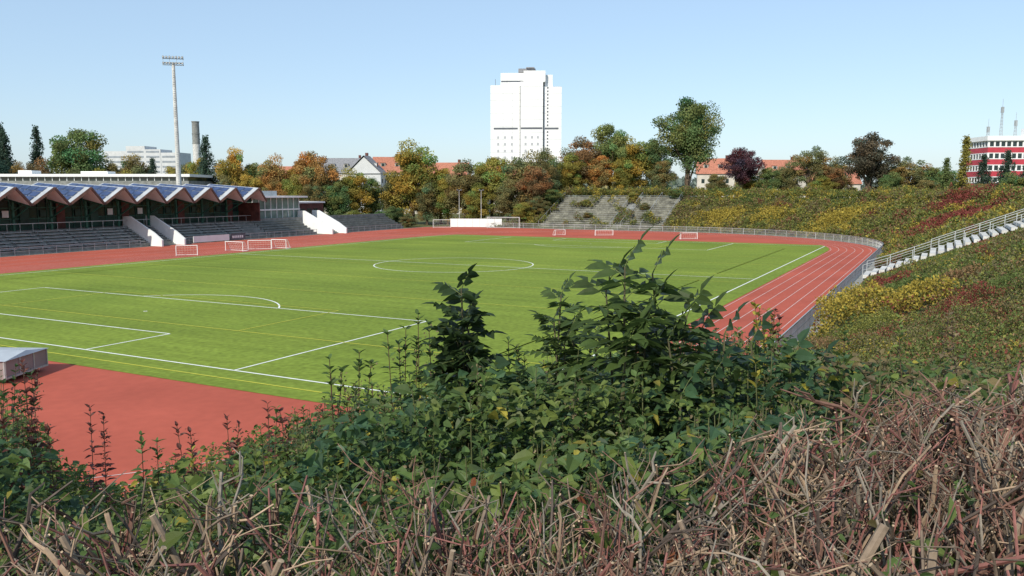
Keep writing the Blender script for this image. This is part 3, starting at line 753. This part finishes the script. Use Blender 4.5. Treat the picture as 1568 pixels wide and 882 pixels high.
z=gz+hs*(1-.6*r.random(n)**1.6)
nn_=vn(x*1.3,d*1.3,33)+.15*r.normal(size=n)
c=np.where((nn_<.35)[:,None],BLG,np.where((nn_<.65)[:,None],MDG,LTG*.85))
c=np.where(((u>.38)&(r.random(n)<.45))[:,None],np.array((.18,.14,.065)),c)
c=np.where((r.random(n)<.02)[:,None],YLW,c)*(.6+.75*r.random((n,1)))
D=r.normal(size=(n,3));D[:,2]=D[:,2]*.4-.1;N=r.normal(size=(n,3))*.5+[-.1,-.3,1]
L=(.022+.045*r.random(n)**1.5)*(.65+.75*(vn(x*1.1,d*1.1,51)))*np.clip(d/3.2,.8,1.3)
g.leaves(np.stack([x,d,z],1),D,N,L,L*(.5+.25*r.random(n)),c,0,full=True)
g.finish("leafy_undergrowth",[M_leafN])
def shoot(name,items,col,**k):
    g=MB();A=Acc()
    for it in items: pinnate(g,A,*it,r,col,**k)
    A.flush(g,0,fold=.15,droop=.2);g.finish(name,[M_leafN,M_stem])
shoot("ash_sapling",[(-.25,4.0,8.17),(-.23,4.02,8.03),(-.27,4.03,7.95),(-.22,4.0,7.86),(-.28,4.05,7.8)],DKG*.62,nl=13,rl=.16,ll=.085,lw=.05,pairs=3,h=.42)
shoot("ash_sapling",[(.255,4.2,8.11),(.22,4.25,7.98),(.31,4.2,7.94),(.27,4.15,7.86)],MDG*.8,nl=12,rl=.15,ll=.07,lw=.030,pairs=4,h=.45)
shoot("elder_shrub",[(.50,3.6,8.36),(.64,3.7,8.32),(.44,3.8,8.24),(.60,3.55,8.18),(.78,3.6,8.14),(.68,3.5,8.05),(.50,3.5,8.02),(.56,3.6,8.1),(.85,3.65,8.05)],MDG*.75,nl=11,rl=.23,ll=.115,lw=.044,pairs=3,h=.6,up0=.7)
shoot("elder_shrub",[(.95,3.6,8.03),(1.1,3.7,7.97),(1.25,3.6,7.90),(.85,3.4,7.87),(1.4,3.7,7.83),(1.0,3.3,7.75),(1.2,3.4,7.77),(.7,3.3,7.82)],BLG*.9,nl=11,rl=.18,ll=.10,lw=.052,pairs=2,h=.6,up0=.5)
shoot("elder_shrub",[(-1.2,3.6,7.2),(-.8,3.3,7.3),(.0,3.2,7.5),(.3,3.1,7.55),(-.3,3.1,7.4),(.6,3,7.55),(-1.9,3.6,7.2)],BLG,nl=10,rl=.15,ll=.08,lw=.038,pairs=2,h=.5,up0=.4)
# ------------------------------------------------------------------ clipped hedge
g=MB();A=Acc()
def hedge_end(x): return 1.50+.12*np.clip(x+1,0,3)+.42*np.clip(x-.3,0,2)
def hedge_top(x,y): return EYE-.585+.085*np.clip(x-.1,0,2)+.18*(fbm(np.array(x*2.2),np.array(y*2.2),41)-.5)
TW=[(.24,.13,.095),(.28,.12,.10),(.22,.165,.12),(.38,.27,.18),(.28,.24,.19),(.10,.075,.06)]
nt_=4600
for i in range(nt_):
    x=r.uniform(-1.7,2.3);ye=float(hedge_end(x));y=r.uniform(.95,ye)
    dense=(.50 if x<-.2 else (.70 if x<.45 else 1.0))*(.4+1.1*float(vn(np.array(x*3.),np.array(y*3.),61)))
    if r.random()>dense: continue
    zt=float(hedge_top(x,y))-abs(r.normal())*.07+(.035*r.random())
    ln_=r.uniform(.15,.45)
    dr=r.normal(size=2)*(.55 if x<.3 else .6)
    p3=np.array([x,y,zt]);dv=np.array([dr[0],dr[1],1.0]);dv/=np.linalg.norm(dv)
    k=r.normal(size=3)*.03
    p0=p3-dv*ln_-[0,0,.05];p1=p3-dv*ln_*.66+k;p2=p3-dv*ln_*.3+k*.6+r.normal(size=3)*.010
    rad=r.uniform(.0011,.0029) if r.random()<.88 else r.uniform(.003,.0052)
    c=np.array(TW[r.integers(6)])*(.6+.6*r.random())
    g.tube([p0,p1,p2,p3],[rad*1.3,rad*1.15,rad,rad*.9],5,0,c,capmat=1)
    for q in range(r.integers(0,5)):
        b=p1+(p3-p1)*r.random();dd=dv+r.normal(size=3)*.7;dd[2]=abs(dd[2])*.7+.1;dd/=np.linalg.norm(dd)
        l2=r.uniform(.04,.13);e=b+dd*l2
        if e[2]>zt+.04: e[2]=zt+.03
        g.tube([b,(b+e)/2+r.normal(size=3)*.008,e],[rad*.7,rad*.55,rad*.4],4,0,c,capmat=1)
for (x,y,dz,lx,ly,rd) in((.62,1.30,.01,.5,.2,.009),(.66,1.22,-.02,.1,.3,.007),(1.05,1.45,.02,-.6,.1,.008),(-.38,1.28,.0,.4,.0,.006),(-.42,1.32,-.02,-.5,.1,.005),(.30,1.4,.02,-.5,.2,.005),(-.75,1.3,.0,-.6,.2,.006),(-.1,1.32,.02,.1,.1,.005),(.88,1.3,.02,.4,.2,.007),(.45,1.25,0,-.7,.1,.006),(-.62,1.35,.03,-.55,.1,.006),(-.58,1.3,.0,.6,.1,.005)):
    zt=float(hedge_top(x,y))+dz;e=np.array([x,y,zt]);dv=np.array([lx,ly,1.]);dv/=np.linalg.norm(dv)
    g.tube([e-dv*.5,e-dv*.3+[.02,0,.01],e-dv*.12+[-.008,.01,0],e],[rd*1.4,rd*1.15,rd*1.05,rd],7,0,(.28,.21,.15),capmat=1)
n=15000
x=r.uniform(-1.8,2.4,n);y=.95+(hedge_end(x)-.9)*r.random(n)
z=hedge_top(x,y)-.04-.40*r.random(n)**1.1
keep=r.random(n)<np.where(x<.1,.85,np.where(x<.6,.65,.40));x,y,z=x[keep],y[keep],z[keep];n=len(x)
c=np.where((r.random(n)<.85)[:,None],np.array((.09,.145,.042)),np.array((.22,.18,.07)))*(.6+.8*r.random((n,1)))
c=np.where((r.random(n)<.05)[:,None],np.array((.26,.09,.04)),c)
D=r.normal(size=(n,3))+[0,0,.3];N=r.normal(size=(n,3))*.6+[0,0,.8];L=.014+.024*r.random(n)
g.leaves(np.stack([x,y,z],1),D,N,L,L*.5,c,2,full=True)
n=30
x=r.uniform(-1.,1.6,n);y=r.uniform(1.2,1.5,n);z=hedge_top(x,y)-.03-.06*r.random(n)
g.leaves(np.stack([x,y,z],1),r.normal(size=(n,3))+[0,0,.6],r.normal(size=(n,3))+[0,-.6,.5],.05+.03*r.random(n),.022+.012*r.random(n),np.array((.14,.19,.045))*(.6+.7*r.random((n,1))),2,full=True)
M_cut=mat("cut_wood",(.46,.34,.22),.8,.15,90)
g.finish("clipped_hedge",[M_stem,M_cut,M_leafN])
# ------------------------------------------------------------------ light
w=bpy.data.worlds.new("World");scene.world=w;w.use_nodes=True
nt=w.node_tree;sk=nt.nodes.new("ShaderNodeTexSky");sk.sky_type='NISHITA';sk.sun_disc=False
EL=math.radians(38);AZ=math.radians(-152)
sk.sun_elevation=EL;sk.sun_rotation=AZ;sk.air_density=1.0;sk.dust_density=.8;sk.ozone_density=2.0
sc_=nt.nodes.new("ShaderNodeVectorMath");sc_.operation='SCALE';sc_.inputs[3].default_value=.58
nt.links.new(sk.outputs[0],sc_.inputs[0])
ad=nt.nodes.new("ShaderNodeVectorMath");ad.operation='ADD';ad.inputs[1].default_value=(1.85,2.55,3.35)  # milky autumn haze
nt.links.new(sc_.outputs[0],ad.inputs[0])
bg=nt.nodes["Background"];bg.inputs[1].default_value=.140
nt.links.new(ad.outputs[0],bg.inputs[0])
sv=Vector((math.sin(AZ)*math.cos(EL),math.cos(AZ)*math.cos(EL),math.sin(EL)))
sl=bpy.data.lights.new("sun","SUN");sl.energy=4.6;sl.angle=math.radians(.5);sl.color=(1,.94,.82)
so=bpy.data.objects.new("sun",sl);scene.collection.objects.link(so);so.rotation_euler=(-sv).to_track_quat('-Z','Y').to_euler()
# ------------------------------------------------------------------ camera
cd=bpy.data.cameras.new("camera");cam=bpy.data.objects.new("camera",cd);scene.collection.objects.link(cam)
cam.location=(0,0,EYE);cam.rotation_euler=(math.radians(90-6.84),0,0)
cd.sensor_width=36;cd.lens=1250/1568*36;cd.clip_start=.05;cd.clip_end=20000
scene.camera=cam
scene.view_settings.view_transform='Standard';scene.view_settings.look='None';scene.view_settings.exposure=0
